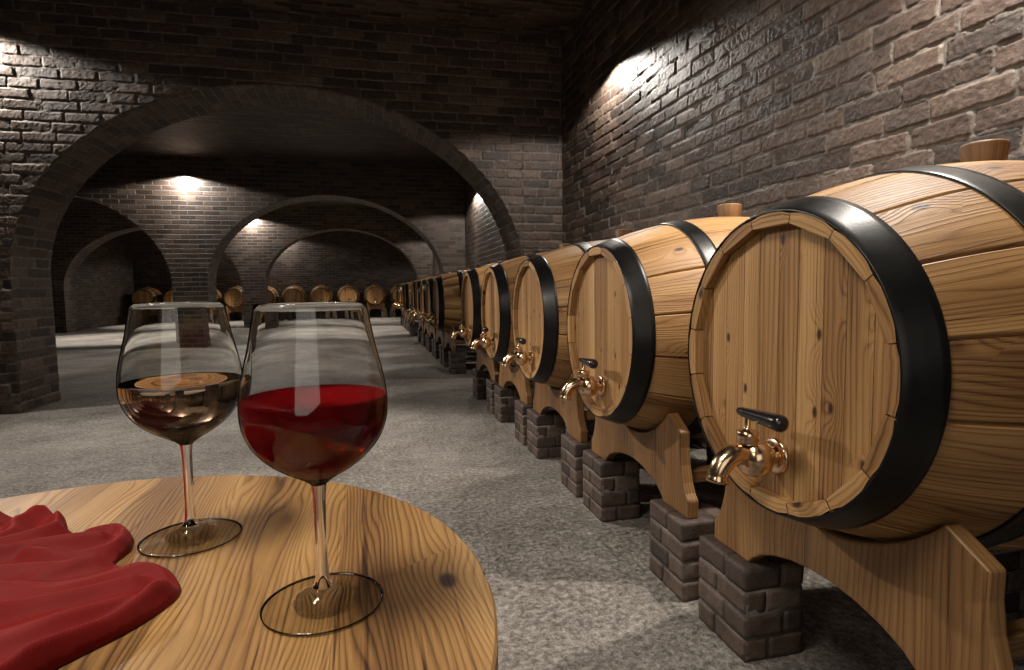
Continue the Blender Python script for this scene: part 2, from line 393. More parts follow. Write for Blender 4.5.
def concrete():
    t = NT('rough_concrete'); tc = t.n('TexCoord').outputs['Object']
    a = t.noise(tc, .8, 5, .6); b = t.noise(tc, 7, 6, .72); c = t.noise(tc, 45, 5, .75); d = t.noise(tc, 170, 3, .7)
    mp = t.n('Mapping'); mp.inputs['Scale'].default_value = (22, 60, 20); mp.inputs['Rotation'].default_value = (0, 0, .6); t.set(mp.inputs[0], tc); e = t.noise(mp.outputs[0], 1, 4, .7)
    vr = t.n('TexVoronoi', feature='DISTANCE_TO_EDGE', i_Scale=30.); t.set(vr.inputs['Vector'], tc)
    f = t.math('ADD', t.math('MULTIPLY', a, .95), t.math('MULTIPLY', b, .5)); f = t.math('ADD', f, t.math('MULTIPLY', c, 1.7)); f = t.math('ADD', f, t.math('MULTIPLY', d, .65)); f = t.math('SUBTRACT', f, 1.385)
    col = t.ramp(f, [(.15, (.06, .05, .042)), (.42, (.24, .21, .18)), (.6, (.42, .375, .33)), (.85, (.66, .61, .55))])
    h = t.math('ADD', t.math('MULTIPLY', b, .9), t.math('MULTIPLY', c, .55)); h = t.math('ADD', h, t.math('MULTIPLY', d, .16)); h = t.math('ADD', h, t.math('MULTIPLY', e, .35))
    return t.fin(col, t.ramp(c, [(.3, .40), (.7, .62)]), t.bump(h, .06, 1.), Specular_IOR_Level=.45)
M_FLOOR = concrete()

# ------------------------------------------------------------------ room shell
ARCHES = [(-3.0, 1.6), (-8.22, -3.62)]
A_Z0, A_B = CAMZ + .17, 1.773
def arch_wall(name, y0, fine, seed):
    g = GridSet(); y1 = y0 + W_T
    for (face_y, n, fr) in ((y0, (0, -1, 0), True), (y1, (0, 1, 0), False)):
        for (xa, xb, isfine) in ((XL, ARCHES[1][0], False), (ARCHES[1][1], ARCHES[0][0], True), (ARCHES[0][1], XR, True)):
            fi = fine and isfine and fr
            g.rect((xa, face_y, 0), (1, 0, 0), (0, 0, 1), xb - xa, TOP, n, .009 if fi else .35, u0=xa, fine=fi, seed=seed)
        for ai, (xl, xr) in enumerate(ARCHES):
            fi = fine and ai == 0 and fr
            cx, a = (xl + xr) / 2, (xr - xl) / 2
            nc, nr = (520, 270) if fi else (72, 8)
            t = np.linspace(0, 1, nc); th = PI * (1 - (t - .12 * np.sin(2 * PI * t) / (2 * PI)))
            x = cx + a * np.cos(th); zb = A_Z0 + A_B * np.sin(th)
            s_ = np.linspace(0, 1, nr)[:, None]
            Z = zb[None] * (1 - s_) + TOP * s_; X = np.broadcast_to(x, Z.shape)
            P = np.stack([X, np.full(Z.shape, face_y), Z], -1); N = np.broadcast_to(np.array(n, float), P.shape)
            g.patch(P, N, X, Z, fi, seed=seed)
    for ai, (xl, xr) in enumerate(ARCHES):
        cx, a = (xl + xr) / 2, (xr - xl) / 2; fi = fine and ai == 0
        pts = [(xl, z, 1, 0) for z in np.linspace(0, A_Z0, 130 if fi else 6)[:-1]]
        for th in np.linspace(PI, 0, 700 if fi else 80):
            nx, nz = -math.cos(th) / a, -math.sin(th) / A_B; l = math.hypot(nx, nz)
            pts.append((cx + a * math.cos(th), A_Z0 + A_B * math.sin(th), nx / l, nz / l))
        pts += [(xr, z, -1, 0) for z in np.linspace(A_Z0, 0, 130 if fi else 6)[1:]]
        pts = np.array(pts); arc = np.concatenate([[0], np.cumsum(np.hypot(np.diff(pts[:, 0]), np.diff(pts[:, 1])))])
        ny = 75 if fi else 2; yy = np.linspace(y0, y1, ny)[:, None]
        X = np.broadcast_to(pts[:, 0], (ny, len(pts))); Z = np.broadcast_to(pts[:, 1], X.shape); Y = np.broadcast_to(yy, X.shape)
        P = np.stack([X, Y, Z], -1); N = np.stack([np.broadcast_to(pts[:, 2], X.shape), np.zeros(X.shape), np.broadcast_to(pts[:, 3], X.shape)], -1)
        g.patch(P, N, Y + 0., np.broadcast_to(arc, X.shape), fi, seed=seed + 3, L=.30, h=.092)
    return g.build(name, M_BRICK if fine else M_BRICKF)
arch_wall('wall_near', W_Y[0], True, 11)
arch_wall('wall_middle', W_Y[1], False, 12)
arch_wall('wall_far', W_Y[2], False, 13)
# the right wall: two stretches of relief, the far one plain
g = GridSet()
g.rect((XR, .7, 0), (0, 1, 0), (0, 0, 1), 2.6, TOP, (-1, 0, 0), .0045, u0=.7, seed=2, taper=False)
g.rect((XR, 3.3, 0), (0, 1, 0), (0, 0, 1), W_Y[0] - 3.3, TOP, (-1, 0, 0), .008, u0=3.3, seed=2, taper=False)
g.build('wall_right', M_BRICK)
g = GridSet(); g.rect((XR, W_Y[0], 0), (0, 1, 0), (0, 0, 1), YB - W_Y[0], TOP, (-1, 0, 0), 2., u0=W_Y[0], fine=False)
g.rect((XR, YR, 0), (0, 1, 0), (0, 0, 1), .7 - YR, TOP, (-1, 0, 0), 2., u0=YR, fine=False)
g.build('wall_right', M_BRICKF)
g = GridSet(); g.rect((XL, YR, 0), (0, 1, 0), (0, 0, 1), YB - YR, TOP, (1, 0, 0), 2., fine=False); g.build('wall_left', M_BRICKF)
g = GridSet(); g.rect((XL, YB, 0), (1, 0, 0), (0, 0, 1), XR - XL, TOP, (0, -1, 0), 2., fine=False); g.build('wall_back', M_BRICKF)
g = GridSet(); g.rect((XL, YR, 0), (1, 0, 0), (0, 0, 1), XR - XL, TOP, (0, 1, 0), 2., fine=False); g.build('wall_front', M_BRICKF)
g = GridSet(); g.rect((-4.6, 2.2, TOP), (1, 0, 0), (0, 1, 0), XR + 4.6, W_Y[0] - 2.2, (0, 0, -1), .014, u0=0, seed=6)
g.build('ceiling', M_BRICK)
g = GridSet()
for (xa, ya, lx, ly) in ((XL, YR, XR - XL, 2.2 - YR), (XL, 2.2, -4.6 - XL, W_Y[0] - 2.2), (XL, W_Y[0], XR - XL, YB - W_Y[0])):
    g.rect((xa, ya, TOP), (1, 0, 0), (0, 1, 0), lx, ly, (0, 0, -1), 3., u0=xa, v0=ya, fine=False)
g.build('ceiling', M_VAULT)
mb = MB(); mb.add([(XL, YR, 0), (XR, YR, 0), (XR, YB, 0), (XL, YB, 0)], [(0, 1, 2, 3)], [[(XL, YR), (XR, YR), (XR, YB), (XL, YB)]])
o = mb.build('floor', M_FLOOR); tag(o, kind='structure')

# ------------------------------------------------------------------ barrel
RH, RB = .3262, .447
def stave_r(x):          # x measured from the front end
    d = (x - BL / 2) / (BL / 2); return RB - (RB - RH) * abs(d) ** 2.0
SEAM0 = math.radians(10.0); NS = 16
def make_barrel(detail=True):
    """origin on the axis height 0 at the front head plane: x into the room wall, z up"""
    root = empty('barrel')
    body = MB(); nx = 26 if detail else 10
    xs = [BL * i / nx for i in range(nx + 1)]
    sub = 6 if detail else 3
    offs = [0.0, .016, .026, .05] + [k / sub for k in range(1, sub)] + [.95, .974, .984] if detail else [0., .03] + [k / sub for k in range(1, sub)] + [.97]
    da = 2 * PI / NS
    angs = []; dep = []; st = []
    for s_ in range(NS):
        for o_ in offs:
            angs.append(SEAM0 + (s_ + o_) * da); dep.append(.013 if o_ == 0. else (.011 if o_ in (.016, .984) else 0.0)); st.append(s_)
    m = len(angs)
    V = []
    for x in xs:
        for a, d in zip(angs, dep):
            r = stave_r(x) - d; V.append((x, math.cos(a) * r, math.sin(a) * r))
    F = []; U = []; Bd = []
    for i in range(nx):
        for k in range(m):
            k2 = (k + 1) % m; a0 = angs[k]; a1 = angs[k2] + (2 * PI if k2 == 0 else 0)
            F.append((i * m + k, (i + 1) * m + k, (i + 1) * m + k2, i * m + k2)); st_ = st[k]
            lo = SEAM0 + st_ * da
            U.append([(xs[i], (a0 - lo) * .40), (xs[i + 1], (a0 - lo) * .40), (xs[i + 1], (a1 - lo) * .40), (xs[i], (a1 - lo) * .40)]); Bd.append(float(st_))
    body.add(V, F, U, Bd, True)
    # chime: stave ends and the inside of each stave, front and back
    RI = .302; dp = .028
    for xe, sgn in ((0.0, 1), (BL, -1)):
        for s_ in range(NS):
            lo = SEAM0 + s_ * da + .004; aa = [lo + (da - .008) * k / 4 for k in range(5)]
            ro = [RH - (.004 if k in (0, 4) else 0) for k in range(5)]
            outer = [(xe, math.cos(a) * r, math.sin(a) * r) for a, r in zip(aa, ro)]
            i0, i1 = (math.cos(aa[0]) * RI, math.sin(aa[0]) * RI), (math.cos(aa[4]) * RI, math.sin(aa[4]) * RI)
            inner = [(xe, i0[0] + (i1[0] - i0[0]) * k / 4, i0[1] + (i1[1] - i0[1]) * k / 4) for k in range(5)]
            deep = [(xe + sgn * (dp + .006), p[1], p[2]) for p in inner]
            Vv = outer + inner + deep; Ff = []; Uu = []
            for k in range(4):
                w0, w1 = .03 * k, .03 * (k + 1)
                f1 = (k, k + 1, 5 + k + 1, 5 + k); f2 = (5 + k, 5 + k + 1, 10 + k + 1, 10 + k)
                if sgn < 0: f1, f2 = f1[::-1], f2[::-1]
                Ff += [f1, f2]
                u1 = [(w0, 0), (w1, 0), (w1, .024), (w0, .024)]; u2 = [(w0, .024), (w1, .024), (w1, .05), (w0, .05)]
                if sgn < 0: u1, u2 = u1[::-1], u2[::-1]
                Uu += [u1, u2]
            body.add(Vv, Ff, Uu, float(40 + s_), False)
    body.build('barrel_body', M_STAVE, root)
    # heads: upright boards inside the chime, on a dark backing
    def head(name, x, sgn):
        hd = MB(); R = .3015
        edges = [-R]; k = 0
        ws = [.052, .064, .058, .070, .060, .066, .055, .068, .058, .062]
        while edges[-1] + ws[k % 10] < R - .02: edges.append(edges[-1] + ws[k % 10]); k += 1
        edges.append(R)
        poly = [(math.cos(SEAM0 + i * da) * R, math.sin(SEAM0 + i * da) * R) for i in range(NS)]
        def zlim(y):
            zs = []
            for i in range(NS):
                p, q = poly[i], poly[(i + 1) % NS]
                if (p[0] - y) * (q[0] - y) <= 0 and abs(p[0] - q[0]) > 1e-9: zs.append(p[1] + (q[1] - p[1]) * (y - p[0]) / (q[0] - p[0]))
            return (min(zs), max(zs)) if zs else (0, 0)
        ymin = min(p[0] for p in poly) + 1e-5; ymax = max(p[0] for p in poly) - 1e-5
        for b in range(len(edges) - 1):
            y0, y1 = max(edges[b] + .0009, ymin), min(edges[b + 1] - .0009, ymax)
            ys = sorted({y0, y1} | {p[0] for p in poly if y0 < p[0] < y1})
            top = [(x, y, zlim(y)[1]) for y in ys]; bot = [(x, y, zlim(y)[0]) for y in ys]
            loop = bot + top[::-1]
            back = [(x + sgn * .010, p[1], p[2]) for p in loop]; n = len(loop)
            ff = [tuple(range(n))[::-1] if sgn > 0 else tuple(range(n))] + [(i, (i + 1) % n, n + (i + 1) % n, n + i) if sgn > 0 else (i, n + i, n + (i + 1) % n, (i + 1) % n) for i in range(n)]
            uu = [[(p[2], p[1]) for p in (loop[::-1] if sgn > 0 else loop)]] + [[(loop[i][2], loop[i][1])] * 4 for i in range(n)]
            hd.add(loop + back, ff, uu, float(b))
        bk = [(x + sgn * .0095, p[0] * 1.02, p[1] * 1.02) for p in poly]
        hd.add(bk, [tuple(range(NS))[::-1] if sgn > 0 else tuple(range(NS))], [[(0, 0)] * NS], 99.)
        return hd.build(name, M_HEAD, root)
    head('front_head', .024, 1)
    if detail: head('back_head', BL - .024, -1)
    # hoops
    def hoop(x0, x1):
        h = MB(); n = 5; th = .0042
        prof = [(stave_r(max(0, min(BL, x0 + (x1 - x0) * i / n))) + .0008, x0 + (x1 - x0) * i / n) for i in range(n + 1)]
        outer = [(r + th, x) for r, x in prof]
        loop = [(prof[0][0], prof[0][1])] + [(outer[0][0] - .001, outer[0][1]), (outer[0][0], outer[0][1] + .001)] + outer[1:-1] + [(outer[-1][0], outer[-1][1] - .001), (outer[-1][0] - .001, outer[-1][1]), (prof[-1][0], prof[-1][1])]
        lathe(h, loop, 96 if detail else 48, 'x')
        return h.build('hoop', M_STEEL, root)
    hoop(-.002, .068); hoop(.262, .325)
    hoop(BL - .325, BL - .262); hoop(BL - .068, BL + .002)
    # bung
    b = MB(); zt = RB - .006
    lathe(b, [(.0001, zt + .058), (.038, zt + .058), (.045, zt + .056), (.0475, zt + .051), (.041, zt - .002), (.040, zt - .01)], 40, 'z', (BL / 2, 0, 0), 3.)
    # run the grain upright on the side
    b.build('bung', M_BUNG, root)
    # tap: base flange with its own spout, stem and handle
    tz = -.210; tx = .024
    f = MB(); sg = 40 if detail else 16
    lathe(f, [(.0001, tx - .012), (.026, tx - .012), (.036, tx - .010), (.041, tx - .006), (.0415, tx - .001), (.040, tx + .001)], sg, 'x', (0, 0, tz))
    lathe(f, [(.020, tx - .010), (.0225, tx - .020), (.020, tx - .024), (.026, tx - .028), (.037, tx - .034), (.043, tx - .046), (.0432, tx - .060), (.039, tx - .074), (.030, tx - .085), (.012, tx - .090), (.0001, tx - .091)], sg, 'x', (0, 0, tz))
    tap = f.build('tap', M_BRASS, root)
    s_ = MB()
    path = catmull([(tx - .060, 0, tz + .004), (tx - .085, 0, tz + .010), (tx - .108, 0, tz + .010), (tx - .130, 0, tz - .002), (tx - .144, 0, tz - .022), (tx - .149, 0, tz - .046)], 6)
    n = len(path); rad = [.0255 - .0045 * (i / n) + (.0030 if i > n - 4 else 0) for i in range(n)]
    tube(s_, path, rad, sg // 2 + 4)
    s_.build('spout', M_BRASS, tap)
    c = MB(); sx = tx - .074
    lathe(c, [(.024, tz + .034), (.0225, tz + .045), (.0235, tz + .047), (.0235, tz + .060), (.021, tz + .062), (.010, tz + .064), (.0065, tz + .068), (.0065, tz + .096)], sg, 'z', (sx, 0, 0))
    c.build('stem', M_BRASS, tap)
    h = MB(); hz = tz + .100
    ys = [.036, .0345, .030, .020, 0, -.026, -.052, -.076, -.096, -.107, -.112, -.114]; rs = [.0003, .006, .0085, .0103, .0118, .0138, .0155, .0170, .0180, .0172, .0125, .0003]
    tube(h, [(sx, y, hz) for y in ys], rs, sg // 2 + 8, caps=False)
    h.build('handle', M_BLACK, tap)
    return root
def kids(o): return [c for c in bpy.data.objects if c.parent is o]
def copy_tree(o, parent=None):
    c = o.copy(); COL.objects.link(c); c.parent = parent
    for ch in kids(o): copy_tree(ch, c)
    return c

# ------------------------------------------------------------------ barrel stand
PROF = [(.285, -.2625), (.372, -.318), (.371, -.372), (.378, -.43), (.394, -.485), (.410, -.517), (.428, -.536), (.428, -.597),
        (.262, -.597), (.250, -.582), (.215, -.556), (.165, -.534), (.10, -.517), (.04, -.509), (0, -.507)]
def make_stand():
    """origin: below the barrel's front end on top of the piers"""
    root = empty('barrel_stand'); zoff = BZ * 0
    def board(x, r):
        mb = MB(); th = .040
        half = list(PROF)
        arc = []
        a_end = math.atan2(-.2625, .285); a0 = -PI / 2
        n = 12; r0 = math.hypot(.285, .2625)
        for i in range(n): 
            a = a0 + (a_end - a0) * i / n; arc.append((math.cos(a) * r, math.sin(a) * r))
        k = r / r0
        right = arc + [(.285 * k, -.2625 * k)] + half[1:-1]
        pts = right + [half[-1]] + [(-y, z) for y, z in right[::-1][:-1]]
        n = len(pts); Vf = [(x, y, z + .597) for y, z in pts]; Vb = [(x + th, y, z + .597) for y, z in pts]
        # split front/back faces into quads between the top and bottom outlines for clean shading
        F = [tuple(range(n)), tuple(range(2 * n - 1, n - 1, -1))]
        U = [[(p[2], p[1]) for p in Vf], [(p[2], p[1] + .9) for p in Vb[::-1]]]
        run = 0
        for i in range(n):
            j = (i + 1) % n; F.append((j, i, n + i, n + j)); d = math.hypot(pts[i][0] - pts[j][0], pts[i][1] - pts[j][1])
            U.append([(run + d, .0), (run, .0), (run, th), (run + d, th)]); run += d
        mb.add(Vf + Vb, F, U, 0.)
        o = mb.build('cradle_board', M_CRADLE, root); recalc(o)
        m = o.modifiers.new('Bevel', 'BEVEL'); m.width = .006; m.segments = 3; m.limit_method = 'ANGLE'; m.angle_limit = .7
        return o
    xf = 1.002 - HX
    board(xf, stave_r(xf + .04) + .0015); board(BL - xf - .04, stave_r(xf + .04) + .0015)
    rl = MB(); 
    box_uv(rl, (BL / 2, .33, .115), (BL - 2 * xf - .079, .045, .045), 0, 5.); rl.build('side_rail', M_CRADLE, root, .004)
    rl = MB(); box_uv(rl, (BL / 2, -.33, .115), (BL - 2 * xf - .079, .045, .045), 0, 6.); rl.build('side_rail', M_CRADLE, root, .004)
    return root

# ------------------------------------------------------------------ brick pier
def make_pier_mesh(seed):
    rng = random.Random(seed); W, D, H = .185, .232, PIER_H
    V = []; F = []; A = []; M = []
    def brick(x0, x1, y0, y1, z0, z1, rid):
        nx, ny, nz = max(3, int((x1 - x0) / .014)), max(3, int((y1 - y0) / .014)), 5
        c = ((x0 + x1) / 2, (y0 + y1) / 2, (z0 + z1) / 2); hx, hy, hz = (x1 - x0) / 2, (y1 - y0) / 2, (z1 - z0) / 2
        idx = {}
        def vid(i, j, k):
            key = (i, j, k)
            if key not in idx:
                p = [-hx + 2 * hx * i / nx, -hy + 2 * hy * j / ny, -hz + 2 * hz * k / nz]; r = .0026
                q = [max(-h + r, min(h - r, a)) for a, h in zip(p, (hx, hy, hz))]
                d = Vector([a - b for a, b in zip(p, q)])
                if d.length > 1e-9: d = d.normalized() * min(r, d.length)
                wv = Vector((c[0] + p[0], c[1] + p[1], c[2] + p[2]))
                from mathutils import noise as mn
                nz_ = (mn.noise(wv * 60 + Vector((seed * 3, rid * 9, 0))) * .0012 + mn.noise(wv * 22 + Vector((rid * 7, seed, 3))) * .0020)
                out = Vector([a / h for a, h in zip(p, (hx, hy, hz))]); out = Vector([v if abs(v) > .98 else 0 for v in out])
                pos = Vector(c) + Vector(q) + d + (out.normalized() * nz_ if out.length > 0 else Vector())
                idx[key] = len(V); V.append(tuple(pos)); A.append(rid); M.append(1.)
            return idx[key]
        for i in range(nx):
            for j in range(ny):
                F.append((vid(i, j, 0), vid(i, j + 1, 0), vid(i + 1, j + 1, 0), vid(i + 1, j, 0))); F.append((vid(i, j, nz), vid(i + 1, j, nz), vid(i + 1, j + 1, nz), vid(i, j + 1, nz)))
        for i in range(nx):
            for k in range(nz):
                F.append((vid(i, 0, k), vid(i + 1, 0, k), vid(i + 1, 0, k + 1), vid(i, 0, k + 1))); F.append((vid(i, ny, k), vid(i, ny, k + 1), vid(i + 1, ny, k + 1), vid(i + 1, ny, k)))
        for j in range(ny):
            for k in range(nz):
                F.append((vid(0, j, k), vid(0, j, k + 1), vid(0, j + 1, k + 1), vid(0, j + 1, k))); F.append((vid(nx, j, k), vid(nx, j + 1, k), vid(nx, j + 1, k + 1), vid(nx, j, k + 1)))
    nc = 4; hc = H / nc; g_ = .0060
    for r in range(nc):
        z0, z1 = r * hc + (g_ / 2 if r else 0), (r + 1) * hc - g_ / 2 if r < nc - 1 else H
        jx, jy = rng.uniform(-.0015, .0015), rng.uniform(-.0015, .0015)
        xs = W * ((.36, .62, .44, .66)[(r + seed) % 4] + rng.uniform(-.04, .04)); ys = D * ((.60, .38, .66, .45)[(r + seed) % 4] + rng.uniform(-.04, .04))
        for (a, b) in ((0, xs), (xs, W)):
            for (e, f) in ((0, ys), (ys, D)):
                dx0 = rng.uniform(-.0015, .0015); dy0 = rng.uniform(-.0015, .0015)
                brick((a + g_ / 2 if a else dx0) + jx, (b - g_ / 2 if b < W else W + dx0) + jx, (e + g_ / 2 if e else dy0) + jy - D / 2, (f - g_ / 2 if f < D else D + dy0) + jy - D / 2, z0, z1, rng.random())
    n = len(V); a, b = .0036, W - .0036; e, f = -D / 2 + .0036, D / 2 - .0036
    V += [(a, e, 0), (b, e, 0), (b, f, 0), (a, f, 0), (a, e, H - .004), (b, e, H - .004), (b, f, H - .004), (a, f, H - .004)]; A += [.5] * 8; M += [0.] * 8
    F += [tuple(n + i for i in q) for q in ((0, 3, 2, 1), (4, 5, 6, 7), (0, 1, 5, 4), (2, 3, 7, 6), (1, 2, 6, 5), (3, 0, 4, 7))]
    me = bpy.data.meshes.new('brick_pier'); me.from_pydata(V, [], F)
    for nm, arr in (('brick_id', A), ('brick_mask', M)):
        at = me.attributes.new(nm, 'FLOAT', 'POINT'); at.data.foreach_set('value', arr)
    me.polygons.foreach_set('use_smooth', [True] * len(F)); me.materials.append(M_PIER); me.update()
    return me
PIERS = [make_pier_mesh(i) for i in range(4)]
pier_n = 0
def pier(loc, rz, label, group):
    global pier_n
    o = bpy.data.objects.new('brick_pier', PIERS[pier_n % 4]); pier_n += 1; link(o)
    o.location = loc; o.rotation_euler = (0, 0, rz); tag(o, label, 'brick pier', group); return o

ORD = ['nearest', 'second nearest', 'third nearest', 'fourth nearest', 'fifth nearest']
BAY = ['before the near arch', 'just beyond the near arch', 'beyond the middle arch']
YS = [1.095 + i * 1.003 for i in range(5)]
YS2 = [7.52 + i * 1.003 for i in range(5)]
YS3 = [13.92 + i * 1.003 for i in range(5)]
near = make_barrel(True); farb = None; stand0 = None
for bi, ys in enumerate((YS, YS2, YS3)):
    for i, y in enumerate(ys):
        if bi == 0: r = near if i == 0 else copy_tree(near)
        else:
            if farb is None: farb = make_barrel(False); r = farb
            else: r = copy_tree(farb)
        r.location = (HX, y, BZ)
        where = f'{ORD[i]} in right row {BAY[bi]}'
        extra = ['large oak barrel', 'oak barrel', 'oak barrel', 'oak barrel', 'oak barrel'][i] if bi == 0 else 'edge-on oak barrel'
        tag(r, f'{extra} with brass tap, {where}', 'barrel', 'barrels along the right wall')
        if stand0 is None: stand0 = make_stand(); s_ = stand0
        else: s_ = copy_tree(stand0)
        s_.location = (HX, y, PIER_H)
        tag(s_, f'curved wooden cradle under the barrel {where}', 'barrel stand', 'cradles along the right wall')
        for side, nm in ((-1, 'near'), (1, 'far')):
            pier((.968, y + side * .340, 0), 0, f'brick pier, {nm} front foot, cradle {where}', 'front brick piers along the right wall')
            if bi < 1: pier((1.838, y + side * .340, 0), 0, f'brick pier, {nm} rear foot, cradle {where}', 'rear brick piers along the right wall')
            else: pier((1.838, y + side * .340, 0), 0, f'brick pier, {nm} rear foot, cradle {where}', 'rear brick piers along the right wall')
# the row at the far end, heads towards the camera
FX = [1.28, .275, -.74, -1.75, -2.77, -3.79, -4.81, -5.82, -6.83, -7.84]
FN = ['rightmost', 'second from the right', 'third from the right', 'fourth from the right', 'fifth from the right', 'sixth from the right', 'seventh from the right', 'third from the left', 'second from the left', 'leftmost']
FY = 23.42
for i, x in enumerate(FX):
    r = copy_tree(farb); r.location = (x, FY, BZ); r.rotation_euler = (0, 0, PI / 2)
    tag(r, f'small distant barrel facing front, {FN[i]} in the far back row', 'barrel', 'barrels along the back wall')
    s_ = copy_tree(stand0); s_.location = (x, FY, PIER_H); s_.rotation_euler = (0, 0, PI / 2)
    tag(s_, f'wooden cradle under distant barrel, {FN[i]} in the far back row', 'barrel stand', 'cradles along the back wall')
    for side, nm in ((-1, 'left'), (1, 'right')):
        pier((x + side * .34, FY + .106, 0), PI / 2, f'front pier, {nm} foot, distant barrel {FN[i]} in back row', 'brick piers along the back wall')
        pier((x + side * .34, FY + .98, 0), PI / 2, f'rear pier, {nm} foot, distant barrel {FN[i]} in back row', 'brick piers along the back wall')

# ------------------------------------------------------------------ round table
TZ = CAMZ - .25; TC = (-.2941, .4835); TR = .388
table = empty('round_table', (TC[0], TC[1], 0)); tag(table, 'round wooden table with knotty plank top holding two wine glasses', 'table')
mb = MB(); th = .032
bw = [-.40, -.262, -.118, .010, .128, .262, .40]
for b in range(6):
    x0, x1 = max(bw[b], -TR + 1e-4), min(bw[b + 1], TR - 1e-4)
    xs = np.linspace(x0, x1, 34); 
    if b == 0: xs = -TR * np.cos(np.linspace(.0226, math.acos(-x1 / TR) if False else math.acos(abs(x1) / TR), 34)); xs[-1] = x1
    if b == 5: xs = TR * np.cos(np.linspace(math.acos(x0 / TR), .0226, 34)); xs[0] = x0
    hi = [math.sqrt(max(TR * TR - x * x, 0)) for x in xs]
    r1 = .0022
    k = (TR - r1) / TR
    n = len(xs)
    V = []
    for x, h_ in zip(xs, hi): V.append((x * k, -h_ * k, TZ))
    for x, h_ in zip(xs[::-1], hi[::-1]): V.append((x * k, h_ * k, TZ))
    m = 2 * n
    V2 = [(p[0] / k, p[1] / k, TZ - r1) for p in V]; V3 = [(p[0], p[1], TZ - th + r1) for p in V2]; V4 = [(p[0], p[1], TZ - th) for p in V]
    F = []; U = []
    for i in range(n - 1):
        q = (i, i + 1, m - 2 - i, m - 1 - i); F.append(q); U.append([(V[a][1], V[a][0]) for a in q])
    A = V + V2 + V3 + V4
    for lv in range(3):
        for i in range(m):
            j = (i + 1) % m
            if i in (n - 1, m - 1): continue
            q = (lv * m + i, (lv + 1) * m + i, (lv + 1) * m + j, lv * m + j); F.append(q)
            U.append([(A[a][1], A[a][0] + (TZ - A[a][2]) * .8 + (.0 if lv < 3 else 0)) for a in q])
    for i in range(n - 1):
        q = (3 * m + m - 1 - i, 3 * m + m - 2 - i, 3 * m + i + 1, 3 * m + i); F.append(q); U.append([(A[a][1], A[a][0]) for a in q])
    mb.add(A, F, U, float(b) + .3)
mb.build('tabletop', M_TABLE, table)
mb = MB(); lathe(mb, [(.0001, TZ - th), (.12, TZ - th), (.12, TZ - th - .02), (.05, TZ - th - .05), (.038, TZ - .2), (.034, .5), (.05, .3), (.055, .22), (.04, .12), (.05, .06)], 40); mb.build('pedestal', M_CRADLE, table)
mb = MB(); lathe(mb, [(.0001, .06), (.06, .058), (.2, .035), (.235, .02), (.235, 0), (.0001, 0)], 48); mb.build('base', M_CRADLE, table)

# ------------------------------------------------------------------ wine glasses
def cr(P, n=6): return [(p.x, p.y) for p in [q for q in catmull([(a, b, 0) for a, b in P], n)]]
OUT_B = cr([(.0062, .0985), (.0095, .1015), (.0165, .1062), (.0270, .1125), (.0385, .1215), (.0480, .1330), (.0538, .1465), (.0555, .1600), (.0546, .1750), (.0512, .1930), (.0468, .2120), (.0415, .2415)])
def inner(P, t):
    out = []
    for i, (r, h) in enumerate(P):
        a = P[max(i - 1, 0)]; b = P[min(i + 1, len(P) - 1)]; dx, dy = b[0] - a[0], b[1] - a[1]; l = math.hypot(dx, dy)
        out.append((r - dy / l * t, h + dx / l * t))
    return out
IN_B = [p for p in inner(OUT_B, .0011) if p[0] > .0095]
IN_B = [(.0001, .1038), (.004, .1040), (.0080, .1052)] + [p for p in IN_B if p[1] > .1065]
def make_glass(loc, label, rz):
    root = empty('wine_glass', loc, rz); tag(root, label, 'wine glass', 'wine glasses on the round table')
    b = MB(); rim = [(OUT_B[-1][0] - .0003, .2420), (OUT_B[-1][0] - .0008, .2420)]
    lathe(b, OUT_B + rim + IN_B[::-1], 96); weld(b.build('bowl', M_GLASS, root), 1e-6)
    s_ = MB(); lathe(s_, cr([(.0080, .0150), (.0066, .0175), (.0055, .0220), (.0050, .0320), (.0048, .0500), (.0048, .0700), (.0050, .0860), (.0056, .0940), (.0062, .0985)], 4), 48); s_.build('stem', M_STEM, root)
    f = MB(); lathe(f, [(.0001, .0004), (.030, .0004), (.0458, .0004), (.0470, .0009), (.0474, .0017), (.0468, .0024), (.0440, .0030), (.0340, .0036), (.0240, .0048), (.0170, .0072), (.0120, .0104), (.0090, .0135), (.0080, .0150)], 96); fo = f.build('foot', M_THIN, root); fo.data.materials.append(M_GLASS); fo.data.materials.append(M_EDGE)
    for pl in fo.data.polygons:
        rr = [math.hypot(*fo.data.vertices[i].co[:2]) for i in pl.vertices]
        if min(rr) > .0455: pl.material_index = 2
        elif max(rr) < .0245 and min(fo.data.vertices[i].co[2] for i in pl.vertices) > .001: pl.material_index = 1
    for c in kids(root): recalc(c)
    return root
GR = (-.0426, .475, TZ); GL = (-.184, .643, TZ)
make_glass(GR, 'nearer wine glass, half filled with red wine, on the round table', 0)
make_glass(GL, 'farther wine glass on the left, half filled with pale wine', .5)
def make_wine(loc, lvl, mat, name, label):
    P = [(max(r - .00015, .0001), h + .00012) for r, h in IN_B if h < lvl]
    # exact radius at the level
    for (r0, h0), (r1, h1) in zip(IN_B, IN_B[1:]):
        if h0 <= lvl <= h1: re = r0 + (r1 - r0) * (lvl - h0) / (h1 - h0) - .00015
    prof = P + [(re, lvl + .0004), (re - .0008, lvl - .0002), (re - .003, lvl - .0006), (re * .6, lvl - .0006), (.0001, lvl - .0006)]
    m = MB(); lathe(m, prof, 96); o = m.build(name, mat); recalc(o); o.location = loc; tag(o, label, 'wine'); return o
make_wine(GR, .1690, M_RED, 'red_wine', 'dark red wine in the nearer glass')
make_wine(GL, .1640, M_WHITE, 'white_wine', 'pale blush wine in the farther left glass')

